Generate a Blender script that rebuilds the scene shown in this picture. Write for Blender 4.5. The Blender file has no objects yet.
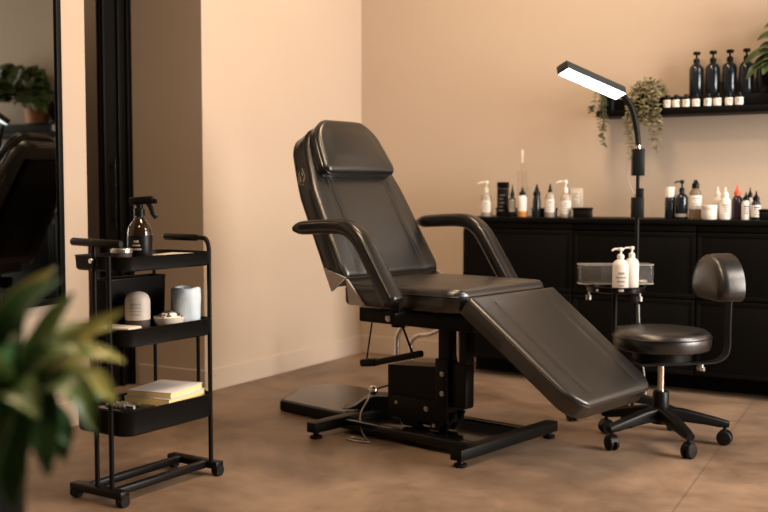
import bpy, bmesh, math, random
from mathutils import Vector, Matrix
random.seed(7)
PI = math.pi
R = math.radians
scene = bpy.context.scene
COL = scene.collection
V = Vector

# ------------------------------------------------------------------ materials
def new_mat(name):
    m = bpy.data.materials.new(name); m.use_nodes = True
    nt = m.node_tree
    return m, nt, nt.nodes['Principled BSDF']

def mat(name, col, rough=.5, metal=0., spec=.5, noise=0., nscale=20., bump=0., bscale=200., rnoise=0., trans=0., ior=1.45, coat=0.):
    m, nt, b = new_mat(name)
    N, L = nt.nodes, nt.links
    b.inputs['Base Color'].default_value = (*col, 1)
    b.inputs['Roughness'].default_value = rough
    b.inputs['Metallic'].default_value = metal
    b.inputs['Specular IOR Level'].default_value = spec
    b.inputs['Transmission Weight'].default_value = trans
    b.inputs['IOR'].default_value = ior
    b.inputs['Coat Weight'].default_value = coat; b.inputs['Coat Roughness'].default_value = .28
    tc = N.new('ShaderNodeTexCoord')
    if noise > 0:
        n = N.new('ShaderNodeTexNoise'); n.inputs['Scale'].default_value = nscale; n.inputs['Detail'].default_value = 6
        L.new(tc.outputs['Object'], n.inputs['Vector'])
        mx = N.new('ShaderNodeMix'); mx.data_type = 'RGBA'
        mx.inputs[6].default_value = (*[c*(1-noise) for c in col], 1)
        mx.inputs[7].default_value = (*[min(1, c*(1+noise)) for c in col], 1)
        L.new(n.outputs['Fac'], mx.inputs[0]); L.new(mx.outputs[2], b.inputs['Base Color'])
    if rnoise > 0:
        n = N.new('ShaderNodeTexNoise'); n.inputs['Scale'].default_value = 9; n.inputs['Detail'].default_value = 5
        L.new(tc.outputs['Object'], n.inputs['Vector'])
        mr = N.new('ShaderNodeMapRange'); mr.inputs['To Min'].default_value = rough-rnoise; mr.inputs['To Max'].default_value = rough+rnoise
        L.new(n.outputs['Fac'], mr.inputs['Value']); L.new(mr.outputs['Result'], b.inputs['Roughness'])
    if bump > 0:
        n = N.new('ShaderNodeTexNoise'); n.inputs['Scale'].default_value = bscale; n.inputs['Detail'].default_value = 3
        L.new(tc.outputs['Object'], n.inputs['Vector'])
        bp = N.new('ShaderNodeBump'); bp.inputs['Strength'].default_value = bump; bp.inputs['Distance'].default_value = .002
        L.new(n.outputs['Fac'], bp.inputs['Height']); L.new(bp.outputs['Normal'], b.inputs['Normal'])
    return m

M = {}
M['wall'] = mat('wall_paint', (.50, .405, .32), .75, noise=.035, nscale=2.2, bump=.12, bscale=60, spec=.3)
M['trim'] = mat('trim_paint', (.52, .425, .345), .5, noise=.03, spec=.4)
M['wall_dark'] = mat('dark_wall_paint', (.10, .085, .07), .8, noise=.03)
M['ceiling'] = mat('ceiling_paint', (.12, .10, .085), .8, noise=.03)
M['leather'] = mat('black_leather', (.0042, .0037, .0034), .33, spec=.95, coat=.15, noise=.35, nscale=12, bump=.15, bscale=260, rnoise=.04)
M['leather_soft'] = mat('armrest_leather', (.0045, .0039, .0035), .29, spec=.6, coat=.1, noise=.3, nscale=14, bump=.10, bscale=260, rnoise=.03)
M['stitch'] = mat('seam_thread', (.03, .025, .022), .6, noise=.2)
M['black_metal'] = mat('black_powder_coat', (.0048, .0045, .0042), .40, noise=.25, nscale=40, spec=.15)
M['black_gloss'] = mat('black_gloss_plastic', (.005, .0048, .0046), .16, noise=.2, spec=.4)
M['black_plastic'] = mat('black_plastic', (.0045, .0042, .004), .38, noise=.25, spec=.2)
M['black_matt'] = mat('black_cabinet_laminate', (.003, .0027, .0024), .5, noise=.25, nscale=8, spec=.09)
M['slate'] = mat('slate_grey_metal', (.022, .027, .030), .45, noise=.15, spec=.3)
M['rubber'] = mat('black_rubber', (.006, .0055, .005), .55, noise=.25, spec=.25)
M['chrome'] = mat('chrome', (.75, .73, .70), .14, 1., noise=.04)
M['steel'] = mat('brushed_steel', (.42, .40, .37), .36, 1., noise=.1, nscale=60)
M['hinge'] = mat('grey_hinge_cover', (.40, .36, .32), .42, .1, noise=.12, nscale=30)
M['white_plastic'] = mat('white_plastic', (.72, .68, .62), .38, noise=.03)
M['frost'] = mat('frosted_bottle', (.62, .56, .49), .35, noise=.05, trans=.5)
M['label_w'] = mat('white_label', (.74, .70, .65), .6, noise=.05)
M['print'] = mat('grey_print', (.12, .11, .10), .6, noise=.1)
M['lightprint'] = mat('pale_print', (.34, .31, .27), .6, noise=.1)
M['redprint'] = mat('red_print', (.42, .12, .10), .6, noise=.1)
M['amber'] = mat('amber_liquid', (.75, .33, .08), .2, noise=.1, trans=.35)
M['amberglass'] = mat('amber_glass', (.030, .015, .008), .07, noise=.1, trans=.4, ior=1.5)
M['brownglass'] = mat('clear_brown_glass', (.33, .25, .19), .1, noise=.08, trans=.55, ior=1.45)
M['darkbottle'] = mat('dark_blue_black_bottle', (.010, .014, .020), .14, noise=.2, spec=.55)
M['plum'] = mat('dark_plum_bottle', (.020, .010, .018), .25, noise=.2)
M['orange'] = mat('orange_red_cap', (.62, .10, .04), .4, noise=.08)
M['acrylic'] = mat('clear_acrylic', (.90, .89, .87), .10, noise=.02, trans=.97, ior=1.25)
M['tubeglass'] = mat('clear_tube_acrylic', (.97, .96, .95), .04, noise=.02, trans=1., ior=1.06)
M['paper'] = mat('page_edges', (.86, .68, .32), .7, noise=.08, nscale=90)
M['cover'] = mat('book_cover', (.58, .57, .56), .5, noise=.05)
M['tissue'] = mat('pale_wrap', (.50, .59, .67), .7, noise=.07, nscale=25, bump=.5, bscale=40)
M['cream'] = mat('cream_ceramic', (.66, .59, .50), .45, noise=.06)
M['bottledim'] = mat('grey_white_bottle', (.50, .45, .40), .45, noise=.12, nscale=22)
M['darkbits'] = mat('dark_bits', (.055, .035, .028), .6, noise=.4)
M['silver'] = mat('silver_lid', (.5, .48, .45), .3, .9, noise=.08)
M['terracotta'] = mat('terracotta_pot', (.42, .20, .11), .7, noise=.12)
M['soil'] = mat('soil', (.02, .014, .010), .9, noise=.4)
M['stem'] = mat('plant_stem', (.16, .17, .05), .6, noise=.2)
M['outlet'] = mat('outlet_plate', (.66, .60, .53), .45, noise=.02)

def leafmat(name, dark, light, rough=.38, scale=6):
    m, nt, b = new_mat(name); N, L = nt.nodes, nt.links
    tc = N.new('ShaderNodeTexCoord'); n = N.new('ShaderNodeTexNoise'); n.inputs['Scale'].default_value = scale; n.inputs['Detail'].default_value = 4
    L.new(tc.outputs['Object'], n.inputs['Vector'])
    cr = N.new('ShaderNodeValToRGB'); cr.color_ramp.elements[0].position = .33; cr.color_ramp.elements[1].position = .68
    cr.color_ramp.elements[0].color = (*dark, 1); cr.color_ramp.elements[1].color = (*light, 1)
    L.new(n.outputs['Fac'], cr.inputs['Fac']); L.new(cr.outputs['Color'], b.inputs['Base Color'])
    b.inputs['Roughness'].default_value = rough
    return m
M['leaf_dark'] = leafmat('dark_green_leaf', (.026, .075, .022), (.075, .165, .055))
M['leaf_mid'] = leafmat('mid_green_leaf', (.045, .095, .018), (.14, .19, .042))
M['leaf_yellow'] = leafmat('yellow_green_leaf', (.14, .16, .03), (.30, .28, .07))
M['leaf_pale'] = leafmat('pale_variegated_leaf', (.10, .095, .045), (.36, .31, .18), .5, 40)
M['leaf_vine'] = leafmat('dark_vine_leaf', (.012, .020, .009), (.035, .042, .018), .5, 30)
M['leaf_shelf'] = leafmat('shelf_plant_leaf', (.014, .035, .010), (.07, .12, .03), .35, 12)

def floor_mat():
    m, nt, b = new_mat('polished_concrete_tiles'); N, L = nt.nodes, nt.links
    tc = N.new('ShaderNodeTexCoord')
    n1 = N.new('ShaderNodeTexNoise'); n1.inputs['Scale'].default_value = 1.6; n1.inputs['Detail'].default_value = 8; n1.inputs['Roughness'].default_value = .6
    n2 = N.new('ShaderNodeTexNoise'); n2.inputs['Scale'].default_value = 7; n2.inputs['Detail'].default_value = 8; n2.inputs['Roughness'].default_value = .65
    n1.inputs['Distortion'].default_value = .6
    L.new(tc.outputs['Object'], n1.inputs['Vector']); L.new(tc.outputs['Object'], n2.inputs['Vector'])
    mix = N.new('ShaderNodeMath'); mix.operation = 'MULTIPLY_ADD'; mix.inputs[1].default_value = .72
    half = N.new('ShaderNodeMath'); half.operation = 'MULTIPLY'; half.inputs[1].default_value = .28
    L.new(n2.outputs['Fac'], half.inputs[0]); L.new(n1.outputs['Fac'], mix.inputs[0]); L.new(half.outputs[0], mix.inputs[2])
    cr = N.new('ShaderNodeValToRGB'); e = cr.color_ramp.elements
    e[0].position = .38; e[0].color = (.118, .077, .050, 1); e[1].position = .62; e[1].color = (.275, .190, .131, 1)
    L.new(mix.outputs[0], cr.inputs['Fac'])
    sep = N.new('ShaderNodeSeparateXYZ'); L.new(tc.outputs['Object'], sep.inputs[0])
    sk = N.new('ShaderNodeMath'); sk.operation = 'MULTIPLY_ADD'; sk.inputs[1].default_value = .0636
    L.new(sep.outputs['Y'], sk.inputs[0]); L.new(sep.outputs['X'], sk.inputs[2])
    a = N.new('ShaderNodeMath'); a.operation = 'ADD'; a.inputs[1].default_value = .663+30
    L.new(sk.outputs[0], a.inputs[0])
    md = N.new('ShaderNodeMath'); md.operation = 'MODULO'; md.inputs[1].default_value = 3.; L.new(a.outputs[0], md.inputs[0])
    mxm = N.new('ShaderNodeMath'); mxm.operation = 'LESS_THAN'; mxm.inputs[1].default_value = .008; L.new(md.outputs[0], mxm.inputs[0])
    k = N.new('ShaderNodeMath'); k.operation = 'MULTIPLY'; k.inputs[1].default_value = .45; L.new(mxm.outputs[0], k.inputs[0])
    mx = N.new('ShaderNodeMix'); mx.data_type = 'RGBA'; mx.inputs[7].default_value = (.07, .05, .04, 1)
    L.new(k.outputs[0], mx.inputs[0]); L.new(cr.outputs['Color'], mx.inputs[6]); L.new(mx.outputs[2], b.inputs['Base Color'])
    mr = N.new('ShaderNodeMapRange'); mr.inputs['To Min'].default_value = .38; mr.inputs['To Max'].default_value = .6
    L.new(n2.outputs['Fac'], mr.inputs['Value']); L.new(mr.outputs['Result'], b.inputs['Roughness'])
    b.inputs['Specular IOR Level'].default_value = .35
    bp = N.new('ShaderNodeBump'); bp.inputs['Strength'].default_value = .06; L.new(n2.outputs['Fac'], bp.inputs['Height']); L.new(bp.outputs['Normal'], b.inputs['Normal'])
    return m
M['floor'] = floor_mat()

def mirror_mat():
    m, nt, b = new_mat('mirror_glass')
    N, L = nt.nodes, nt.links
    tc = N.new('ShaderNodeTexCoord'); n = N.new('ShaderNodeTexNoise'); n.inputs['Scale'].default_value = 3
    L.new(tc.outputs['Object'], n.inputs['Vector'])
    mr = N.new('ShaderNodeMapRange'); mr.inputs['To Min'].default_value = .01; mr.inputs['To Max'].default_value = .03
    L.new(n.outputs['Fac'], mr.inputs['Value']); L.new(mr.outputs['Result'], b.inputs['Roughness'])
    b.inputs['Base Color'].default_value = (.22, .225, .21, 1); b.inputs['Metallic'].default_value = 1
    return m
M['mirror'] = mirror_mat()

def emit(name, col, s):
    m, nt, b = new_mat(name)
    b.inputs['Base Color'].default_value = (.9, .9, .9, 1)
    b.inputs['Emission Color'].default_value = (*col, 1); b.inputs['Emission Strength'].default_value = s
    return m
M['led'] = emit('led_panel', (.86, .95, 1.), 6.)

# ------------------------------------------------------------------ mesh helpers
class MB:
    def __init__(s): s.bm = bmesh.new()
    def box(s, c, size, rot=None, bevel=0., seg=2):
        """box of given size centred at c; rot: 3x3/4x4 matrix or z angle"""
        tmp = bmesh.new()
        bmesh.ops.create_cube(tmp, size=1)
        for v in tmp.verts: v.co = V((v.co.x*size[0], v.co.y*size[1], v.co.z*size[2]))
        if bevel > 0:
            bmesh.ops.bevel(tmp, geom=list(tmp.edges), offset=bevel, segments=seg, profile=.5, affect='EDGES')
        mtx = Matrix.Translation(V(c))
        if rot is not None:
            mtx = mtx @ (Matrix.Rotation(rot, 4, 'Z') if isinstance(rot, (int, float)) else rot.to_4x4())
        s._add(tmp, mtx); return s
    def span(s, lo, hi, bevel=0.):
        lo, hi = V(lo), V(hi)
        return s.box((lo+hi)/2, hi-lo, None, bevel)
    def _add(s, tmp, mtx=None):
        mp = {}
        for v in tmp.verts: mp[v] = s.bm.verts.new(mtx @ v.co if mtx else v.co)
        for f in tmp.faces:
            try: s.bm.faces.new([mp[v] for v in f.verts])
            except ValueError: pass
        tmp.free()
    def rings(s, rings, cap0=True, cap1=True, closed=False):
        vs = [[s.bm.verts.new(p) for p in r] for r in rings]
        n = len(vs[0])
        m = len(vs) if closed else len(vs)-1
        for i in range(m):
            a, b = vs[i], vs[(i+1) % len(vs)]
            for j in range(n):
                s.bm.faces.new([a[j], a[(j+1) % n], b[(j+1) % n], b[j]])
        if not closed:
            if cap0: s.bm.faces.new(list(reversed(vs[0])))
            if cap1: s.bm.faces.new(vs[-1])
        return s
    def lathe(s, prof, c=(0, 0, 0), seg=24, mtx=None, sx=1., sy=1.):
        c = V(c); rr = []
        for r, z in prof:
            r = max(r, .0002)
            ring = [V((r*sx*math.cos(2*PI*k/seg), r*sy*math.sin(2*PI*k/seg), z)) for k in range(seg)]
            rr.append([(mtx @ p if mtx else p)+c for p in ring])
        return s.rings(rr)
    def cyl(s, a, b, r, r2=None, seg=16):
        return s.tube([a, b], [r, r if r2 is None else r2], seg)
    def tube(s, path, r, seg=10, closed=False, flat=1., up=None):
        path = [V(p) for p in path]; n = len(path)
        rad = r if isinstance(r, (list, tuple)) else [r]*n
        T = []
        for i in range(n):
            if closed: d = path[(i+1) % n]-path[i-1]
            else: d = path[min(i+1, n-1)]-path[max(i-1, 0)]
            T.append(d.normalized())
        ref = V(up) if up else (V((0, 0, 1)) if abs(T[0].z) < .9 else V((1, 0, 0)))
        x = (ref - T[0]*ref.dot(T[0])).normalized(); out = []
        for i in range(n):
            x = (x - T[i]*x.dot(T[i])).normalized(); y = T[i].cross(x)
            out.append([path[i]+(x*math.cos(2*PI*k/seg)+y*math.sin(2*PI*k/seg)*flat)*rad[i] for k in range(seg)])
        return s.rings(out, closed=closed)
    def sweep(s, path, side, section):
        """section: list of (side offset, normal offset) or a function of index"""
        path = [V(p) for p in path]; n = len(path); side = V(side).normalized(); out = []
        for i in range(n):
            T = (path[min(i+1, n-1)]-path[max(i-1, 0)]).normalized()
            up = T.cross(side).normalized()
            sec = section(i) if callable(section) else section
            out.append([path[i]+side*a+up*b for a, b in sec])
        return s.rings(out)
    def prism(s, pts, d):
        d = V(d); a = [V(p) for p in pts]
        return s.rings([a, [p+d for p in a]])
    def sphere(s, c, r, sz=1., seg=14):
        prof = [(r*math.sin(PI*k/(seg//2)), -r*sz*math.cos(PI*k/(seg//2))) for k in range(seg//2+1)]
        return s.lathe(prof, c, seg)
    def build(s, name, m, parent=None, smooth=True, angle=38):
        bm = s.bm
        bmesh.ops.remove_doubles(bm, verts=list(bm.verts), dist=1e-6)
        bmesh.ops.recalc_face_normals(bm, faces=list(bm.faces))
        for f in bm.faces: f.smooth = smooth
        for e in bm.edges:
            if len(e.link_faces) == 2 and e.calc_face_angle(0) > R(angle): e.smooth = False
        me = bpy.data.meshes.new(name); bm.to_mesh(me); bm.free()
        me.materials.append(m)
        o = bpy.data.objects.new(name, me); COL.objects.link(o)
        if parent: o.parent = parent
        return o

def rrect(w, h, r, n=5):
    pts = []
    for cx, cy, a0 in ((w/2-r, h/2-r, 0), (-w/2+r, h/2-r, 90), (-w/2+r, -h/2+r, 180), (w/2-r, -h/2+r, 270)):
        for k in range(n+1):
            a = R(a0+90*k/n); pts.append((cx+r*math.cos(a), cy+r*math.sin(a)))
    return pts

def spline(pts, n=8):
    pts = [V(p) for p in pts]; out = []
    P = [pts[0]*2-pts[1]]+pts+[pts[-1]*2-pts[-2]]
    for i in range(1, len(P)-2):
        for k in range(n):
            t = k/n; a, b, c, d = P[i-1], P[i], P[i+1], P[i+2]
            out.append(.5*((2*b)+(c-a)*t+(2*a-5*b+4*c-d)*t*t+(3*b-a-3*c+d)*t**3))
    out.append(pts[-1]); return out

def tag(o, label, cat, group=None, kind=None):
    o['label'] = label; o['category'] = cat
    if group: o['group'] = group
    if kind: o['kind'] = kind
    return o
def thing(name, label, cat, loc=(0, 0, 0), rz=0., group=None):
    o = bpy.data.objects.new(name, None); COL.objects.link(o)
    o.empty_display_size = .1; o.location = loc; o.scale = (SCALES.get(name, 1.),)*3; o.rotation_euler = (0, 0, rz)
    return tag(o, label, cat, group)
def struct(name, mb, m, smooth=False):
    o = mb.build(name, m, None, smooth); o['kind'] = 'structure'; return o
SCALES = {'spray_bottle': 1.08, 'domed_bottle': 1.08, 'wrapped_roll': 1.12, 'bowl': .88}
def copy_tree(o, parent=None):
    c = o.copy(); COL.objects.link(c)
    if parent: c.parent = parent
    for ch in list(o.children): copy_tree(ch, c)
    return c

# ------------------------------------------------------------------ room
XL, YB, H = -3.54, 5.88, 3.30
T = .48
struct('floor', MB().span((-6.2, -2.2, -.08), (2.6, YB+.15, 0)), M['floor'])
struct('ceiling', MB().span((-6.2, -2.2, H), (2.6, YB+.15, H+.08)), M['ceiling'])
wl = MB()
wl.span((XL-T, -2.2, 0), (XL, 3.48, H)); wl.span((XL-T, 4.29, 0), (XL, YB+.15, H)); wl.span((XL-T, 3.48, 2.35), (XL, 4.29, H))
struct('wall_left', wl, M['wall'])
struct('wall_back', MB().span((XL, YB, 0), (2.6, YB+.15, H)), M['wall'])
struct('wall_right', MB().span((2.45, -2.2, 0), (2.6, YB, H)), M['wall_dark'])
struct('wall_corridor', MB().span((-5.45, 2.0, 0), (-5.3, YB+.15, H)).span((-5.3, 2.0, 0), (XL-T, 2.1, H)), M['wall'])
def base(lo, hi): return MB().span(lo, hi, .004)
b = base((XL, -2.0, 0), (XL+.014, 3.48, .116)); struct('baseboard_left', b, M['trim'])
b = base((XL, 4.28, 0), (XL+.014, YB-.014, .116)); b.span((XL-T+.03, 4.276, 0), (XL+.014, 4.29, .116), .004); struct('baseboard_alcove', b, M['trim'])
struct('baseboard_back', base((XL, YB-.014, 0), (-2.64, YB, .116)), M['trim'])

# black sliding door at the inner edge of the opening
d = MB(); d.span((-4.075, 4.088, .0), (-4.05, 4.34, 2.42))
door = struct('door_alcove', d, M['black_metal'])
f = MB()
for yy in (4.092, 4.20, 4.268, 4.285): f.span((-4.05, yy, .0), (-4.030, yy+.022, 2.40), .002)
f.span((-4.05, 4.30, .0), (-4.021, 4.34, 2.42), .002)
f.build('door_frame', M['black_plastic'], door)
MB().cyl((-4.022, 4.155, .86), (-4.022, 4.155, 1.22), .007).cyl((-4.05, 4.155, .9), (-4.022, 4.155, .9), .005).cyl((-4.05, 4.155, 1.18), (-4.022, 4.155, 1.18), .005).build('door_handle', M['black_gloss'], door)
tag(MB().span((-5.3, 4.66, 1.38), (-5.27, 4.80, 1.66), .004).build('wall_panel', M['black_plastic']), 'dark narrow panel on the wall inside the dim opening', 'panel')

# ------------------------------------------------------------------ mirror
t = thing('wall_mirror', 'tall wall mirror with a thin black frame on left wall', 'mirror', (XL+.009, 2.93, .56), R(1.2))
y0, y1, z1 = -.42, .385, 1.75
fw = .028
fr = MB(); fr.span((.001, y0, 0), (.03, y1, fw), .002); fr.span((.001, y0, z1-fw), (.03, y1, z1), .002)
fr.span((.001, y0, fw), (.03, y0+fw, z1-fw), .002); fr.span((.001, y1-fw, fw), (.03, y1, z1-fw), .002)
fr.build('frame', M['black_metal'], t)
MB().span((.002, y0+fw, fw), (.020, y1-fw, z1-fw)).build('glass', M['mirror'], t, False)

# ------------------------------------------------------------------ outlet
t = thing('wall_outlet', 'cream wall outlet plate above the counter behind bottles', 'outlet', (-2.086, YB, 1.01))
MB().box((0, -.004, 0), (.075, .007, .112), None, .003).build('cover_plate', M['outlet'], t)
MB().box((-.0, -.009, .02), (.03, .004, .03), None, .001).box((0, -.009, -.02), (.03, .004, .03), None, .001).build('socket', M['label_w'], t)
for z_ in (.025, -.016):
    for x_ in (-.006, .006): MB().box((x_, -.012, z_), (.003, .003, .010)).build('slot', M['print'], t)

# ------------------------------------------------------------------ cabinets, worktop
CF, CZ = 5.47, .88
cl = ['black cabinet unit at the left end of the counter, behind the treatment bed',
      'black cabinet unit behind the lamp stand, second from the left end',
      'black cabinet unit behind the stool backrest, third from the left end',
      'black cabinet unit at the right end of the row']
def cabinet(i, x0):
    w = .66
    t = thing('cabinet', cl[i], 'cabinet', (x0+w/2, CF, 0), 0, 'black cabinets under the counter')
    bd = MB(); bd.span((-w/2+.001, .02, .10), (w/2-.001, YB-CF-.002, CZ)); bd.span((-w/2+.001, .19, 0), (w/2-.001, YB-CF-.015, .10))
    bd.build('body', M['black_matt'], t)
    for nm, z0, z1 in (('drawer', .845, .878), ('drawer', .50, .838), ('drawer', .105, .493)):
        pan = MB()
        pan.span((-w/2+.004, .004, z0), (w/2-.004, .0195, z1), .002)
        if z1-z0 > .1:  # routed border line: a raised rim on the panel
            for a, b2 in (((-w/2+.004, 0, z1-.022), (w/2-.004, .006, z1)), ((-w/2+.004, 0, z0), (w/2-.004, .006, z0+.022)),
                          ((-w/2+.004, 0, z0+.022), (-w/2+.026, .006, z1-.022)), ((w/2-.026, 0, z0+.022), (w/2-.004, .006, z1-.022))):
                pan.span(a, b2, .0015)
        pan.build(nm, M['black_matt'], t)
    return t
for i in range(4): cabinet(i, -2.62+.66*i)
tag(MB().span((-2.625, CF-.012, CZ), (.03, YB-.001, .905), .002).build('worktop', M['black_matt']), 'long black counter worktop along the back wall', 'worktop')

# ------------------------------------------------------------------ shelf
t = thing('wall_shelf', 'black floating wall shelf with a raised rear ledge', 'shelf', (-1.90, YB, 1.457))
MB().span((0, -.225, 0), (2.1, -.001, .033), .002).build('board', M['black_matt'], t)
MB().span((0, -.15, .033), (2.1, -.001, .100), .002).build('rear_ledge', M['black_matt'], t)
SZ, SL = 1.490, 1.557

# ------------------------------------------------------------------ bottles
def pump_bottle(name, label, loc, r, hb, htot, mbody, mpump, rz=PI, label_part=None, group=None, cat='bottle', nozzle=.038, headr=1.):
    t = thing(name, label, cat, loc, rz, group)
    n = r*.36
    MB().lathe([(r*.9, 0), (r, .006), (r, hb*.80), (r*.93, hb*.88), (r*.66, hb*.955), (n, hb), (n, hb+.008)], seg=28).build('body', mbody, t)
    hp = htot-hb
    p = MB().lathe([(n*1.25, hb+.002), (n*1.25, hb+hp*.34), (n*.8, hb+hp*.42), (n*.42, hb+hp*.44), (n*.42, hb+hp*.74)], seg=18)
    p.lathe([(n*.8*headr, hb+hp*.72), (n*.95*headr, hb+hp*.80), (n*.9*headr, htot-.003), (n*.7*headr, htot)], seg=18)
    zt = hb+hp*.88
    p.tube([(0, 0, zt), (nozzle*.7, 0, zt), (nozzle, 0, zt-.008)], [n*.42, n*.36, n*.3], 10)
    p.build('pump', mpump, t)
    if label_part:
        ml, z0, z1, mp = label_part
        MB().lathe([(r*1.008, hb*z0), (r*1.012, hb*z0+.001), (r*1.012, hb*z1-.001), (r*1.008, hb*z1)], seg=28).build('label', ml, t)
        if mp:
            q = MB(); printlines(q, r*1.016, hb*(z0+.08*(z1-z0)), hb*(z1-.1*(z1-z0)), rz)
            q.build('print', mp, t)
    return t
def printlines(q, r, z0, z1, rz, n=4, face=R(-62), spread=.85):
    """small illegible text lines on a round body, on the side at world angle face"""
    for k in range(n):
        z = z1-(z1-z0)*(k+.5)/n
        half = spread*random.uniform(.45, .9)
        h = (z1-z0)/n*(.42 if k else .6)
        a0, a1 = face-rz-half, face-rz+half*random.uniform(.5, 1)
        ring0, ring1 = [], []
        N_ = 7
        for j in range(N_):
            a = a0+(a1-a0)*j/(N_-1)
            ring0.append(V((r*math.cos(a), r*math.sin(a), z-h/2))); ring1.append(V((r*math.cos(a), r*math.sin(a), z+h/2)))
        rr = [[ring0[j], ring1[j], ring1[j]*1.0+V((math.cos(a0)*.0006, math.sin(a0)*.0006, 0)), ring0[j]+V((math.cos(a0)*.0006, math.sin(a0)*.0006, 0))] for j in range(N_)]
        q.rings(rr)
def tip_bottle(name, label, loc, r, hb, htot, mbody, mtip, label_part=None, group=None, rz=0., tipr=.4, collar=.45, base=None):
    t = thing(name, label, 'bottle', loc, rz, group)
    MB().lathe([(r*.92, 0), (r, .005), (r, hb*.78), (r*.9, hb*.88), (r*collar, hb*.97), (r*collar, hb)], seg=24).build('body', mbody, t)
    hp = htot-hb
    MB().lathe([(r*collar*1.25, hb*.985), (r*collar*1.25, hb+hp*.30), (r*collar*.85, hb+hp*.38), (r*tipr*.6, hb+hp*.62), (r*.13, htot-.002), (r*.08, htot)], seg=18).build('tip', mtip, t)
    if label_part:
        ml, z0, z1, mp = label_part
        MB().lathe([(r*1.008, hb*z0), (r*1.012, hb*z0+.001), (r*1.012, hb*z1-.001), (r*1.008, hb*z1)], seg=24).build('label', ml, t)
        if mp:
            q = MB(); printlines(q, r*1.016, hb*(z0+.1*(z1-z0)), hb*(z1-.1*(z1-z0)), rz); q.build('print', mp, t)
    if base:
        ml, z1 = base
        MB().lathe([(r*.95, .0005), (r*1.006, .004), (r*1.006, hb*z1)], seg=24).build('liquid', ml, t)
    return t
CT = .905
YI = 5.64
LH = PI+R(25)
GC, GR = 'bottles on the left of the counter', 'bottles on the right of the counter'
pump_bottle('pump_bottle', 'translucent white pump bottle at the left end of the counter', (-2.548, YI, CT), .033, .135, .205, M['frost'], M['white_plastic'], LH, (M['label_w'], .18, .66, M['lightprint']), GC, nozzle=.05)
t = thing('product_box', 'tall black box standing beside the leftmost pump bottle', 'box', (-2.444, YI, CT), R(8), 'boxes on the counter')
MB().box((0, 0, .080), (.060, .045, .16), None, .003).build('carton', M['black_plastic'], t)
MB().box((0, 0, .1795), (.061, .046, .037), None, .003).build('lid', M['black_matt'], t)
q = MB()
for k in range(5): q.box((random.uniform(-.006, .006), -.0232, .035+.022*k), (.034*random.uniform(.6, 1), .0012, .006))
q.build('print', M['print'], t)
tip_bottle('dropper_bottle', 'slim dark dropper bottle with grey label beside the tall black box', (-2.382, YI-.01, CT), .021, .115, .181, M['darkbottle'], M['black_plastic'], (M['lightprint'], .25, .85, M['print']), GC)
tip_bottle('dropper_bottle', 'white labelled dropper bottle with amber base and black tip', (-2.318, YI-.015, CT), .027, .125, .169, M['label_w'], M['black_plastic'], None, GC, base=(M['amber'], .26), collar=.55)
t = thing('clear_tube', 'tall clear tube with white top strip behind the amber bottle', 'tube', (-2.357, YI+.075, CT), 0)
MB().lathe([(.027, 0), (.027, .26), (.0265, .262), (.0245, .262), (.0245, .006), (.0, .006)], seg=28).build('tube', M['tubeglass'], t)
MB().box((0, 0, .1905), (.013, .004, .368), None, .001).build('stick', M['tubeglass'], t)
MB().box((0, -.0025, .345), (.014, .003, .075), None, .001).build('strip', M['white_plastic'], t)
tip_bottle('dropper_bottle', 'all black dropper bottle with pointed cap near the counter middle', (-2.233, YI-.01, CT), .0235, .12, .186, M['darkbottle'], M['black_plastic'], None, GC, collar=.7, tipr=.7)
tip_bottle('dropper_bottle', 'clear white bottle with thin black tip left of the outlet', (-2.155, YI-.005, CT), .030, .142, .186, M['frost'], M['black_plastic'], (M['label_w'], .2, .7, M['lightprint']), GC, collar=.3)
pump_bottle('pump_bottle', 'translucent white pump bottle standing just left of the wall outlet', (-2.066, YI, CT), .031, .135, .208, M['frost'], M['white_plastic'], LH, (M['label_w'], .15, .68, M['lightprint']), GC, nozzle=.052)
def small_box(label, x, w, d=.07, h=.055, dy=0.):
    t = thing('storage_box', label, 'box', (x, YI+dy, CT), 0, 'boxes on the counter')
    MB().box((0, 0, h*.36), (w, d, h*.72), None, .003).build('tray', M['black_plastic'], t)
    MB().box((0, 0, h*.865), (w+.004, d+.004, h*.27), None, .003).build('lid', M['black_matt'], t)
small_box('small black lidded box beneath the wall outlet', -1.965, .092)
small_box('small black lidded box at the right edge behind white labelled bottle', -.985, .10)
small_box('small black box behind the slim grey labelled dropper bottle', -2.455, .12, .05, .05, .085)
small_box('small black box behind the all black dropper bottle', -2.225, .14, .05, .05, .09)
# right cluster
t = thing('cap_bottle', 'black bottle with a wide white cap by the lamp pole', 'bottle', (-1.482, YI, CT), 0, GR)
MB().lathe([(.025, 0), (.0275, .004), (.0275, .108), (.024, .114)], seg=26).build('body', M['darkbottle'], t)
MB().lathe([(.0275, .1135), (.0275, .116), (.027, .164), (.024, .168)], seg=26).build('cap', M['white_plastic'], t)
pump_bottle('pump_bottle', 'black pump bottle with pale band at its foot on the counter', (-1.418, YI-.01, CT), .032, .135, .204, M['darkbottle'], M['black_plastic'], LH, (M['lightprint'], .08, .2, None), GR, nozzle=.04)
t = thing('labelled_bottle', 'clear brown bottle with black knob cap and big white label', 'bottle', (-1.350, YI, CT), 0, GR)
MB().lathe([(.030, 0), (.0325, .005), (.0325, .118), (.029, .140), (.017, .160), (.014, .168)], seg=28).build('body', M['brownglass'], t)
MB().lathe([(.018, .160), (.019, .166), (.019, .184), (.013, .190), (.010, .200), (.006, .205)], seg=20).build('cap', M['black_plastic'], t)
MB().lathe([(.0327, .052), (.033, .053), (.033, .122), (.0327, .123)], seg=28).build('label', M['label_w'], t)
q = MB(); printlines(q, .0333, .06, .115, 0); q.build('print', M['lightprint'], t)
t = thing('cream_jar', 'short wide white jar in front of a squeeze bottle', 'jar', (-1.262, YI-.06, CT), 0, GR)
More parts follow.
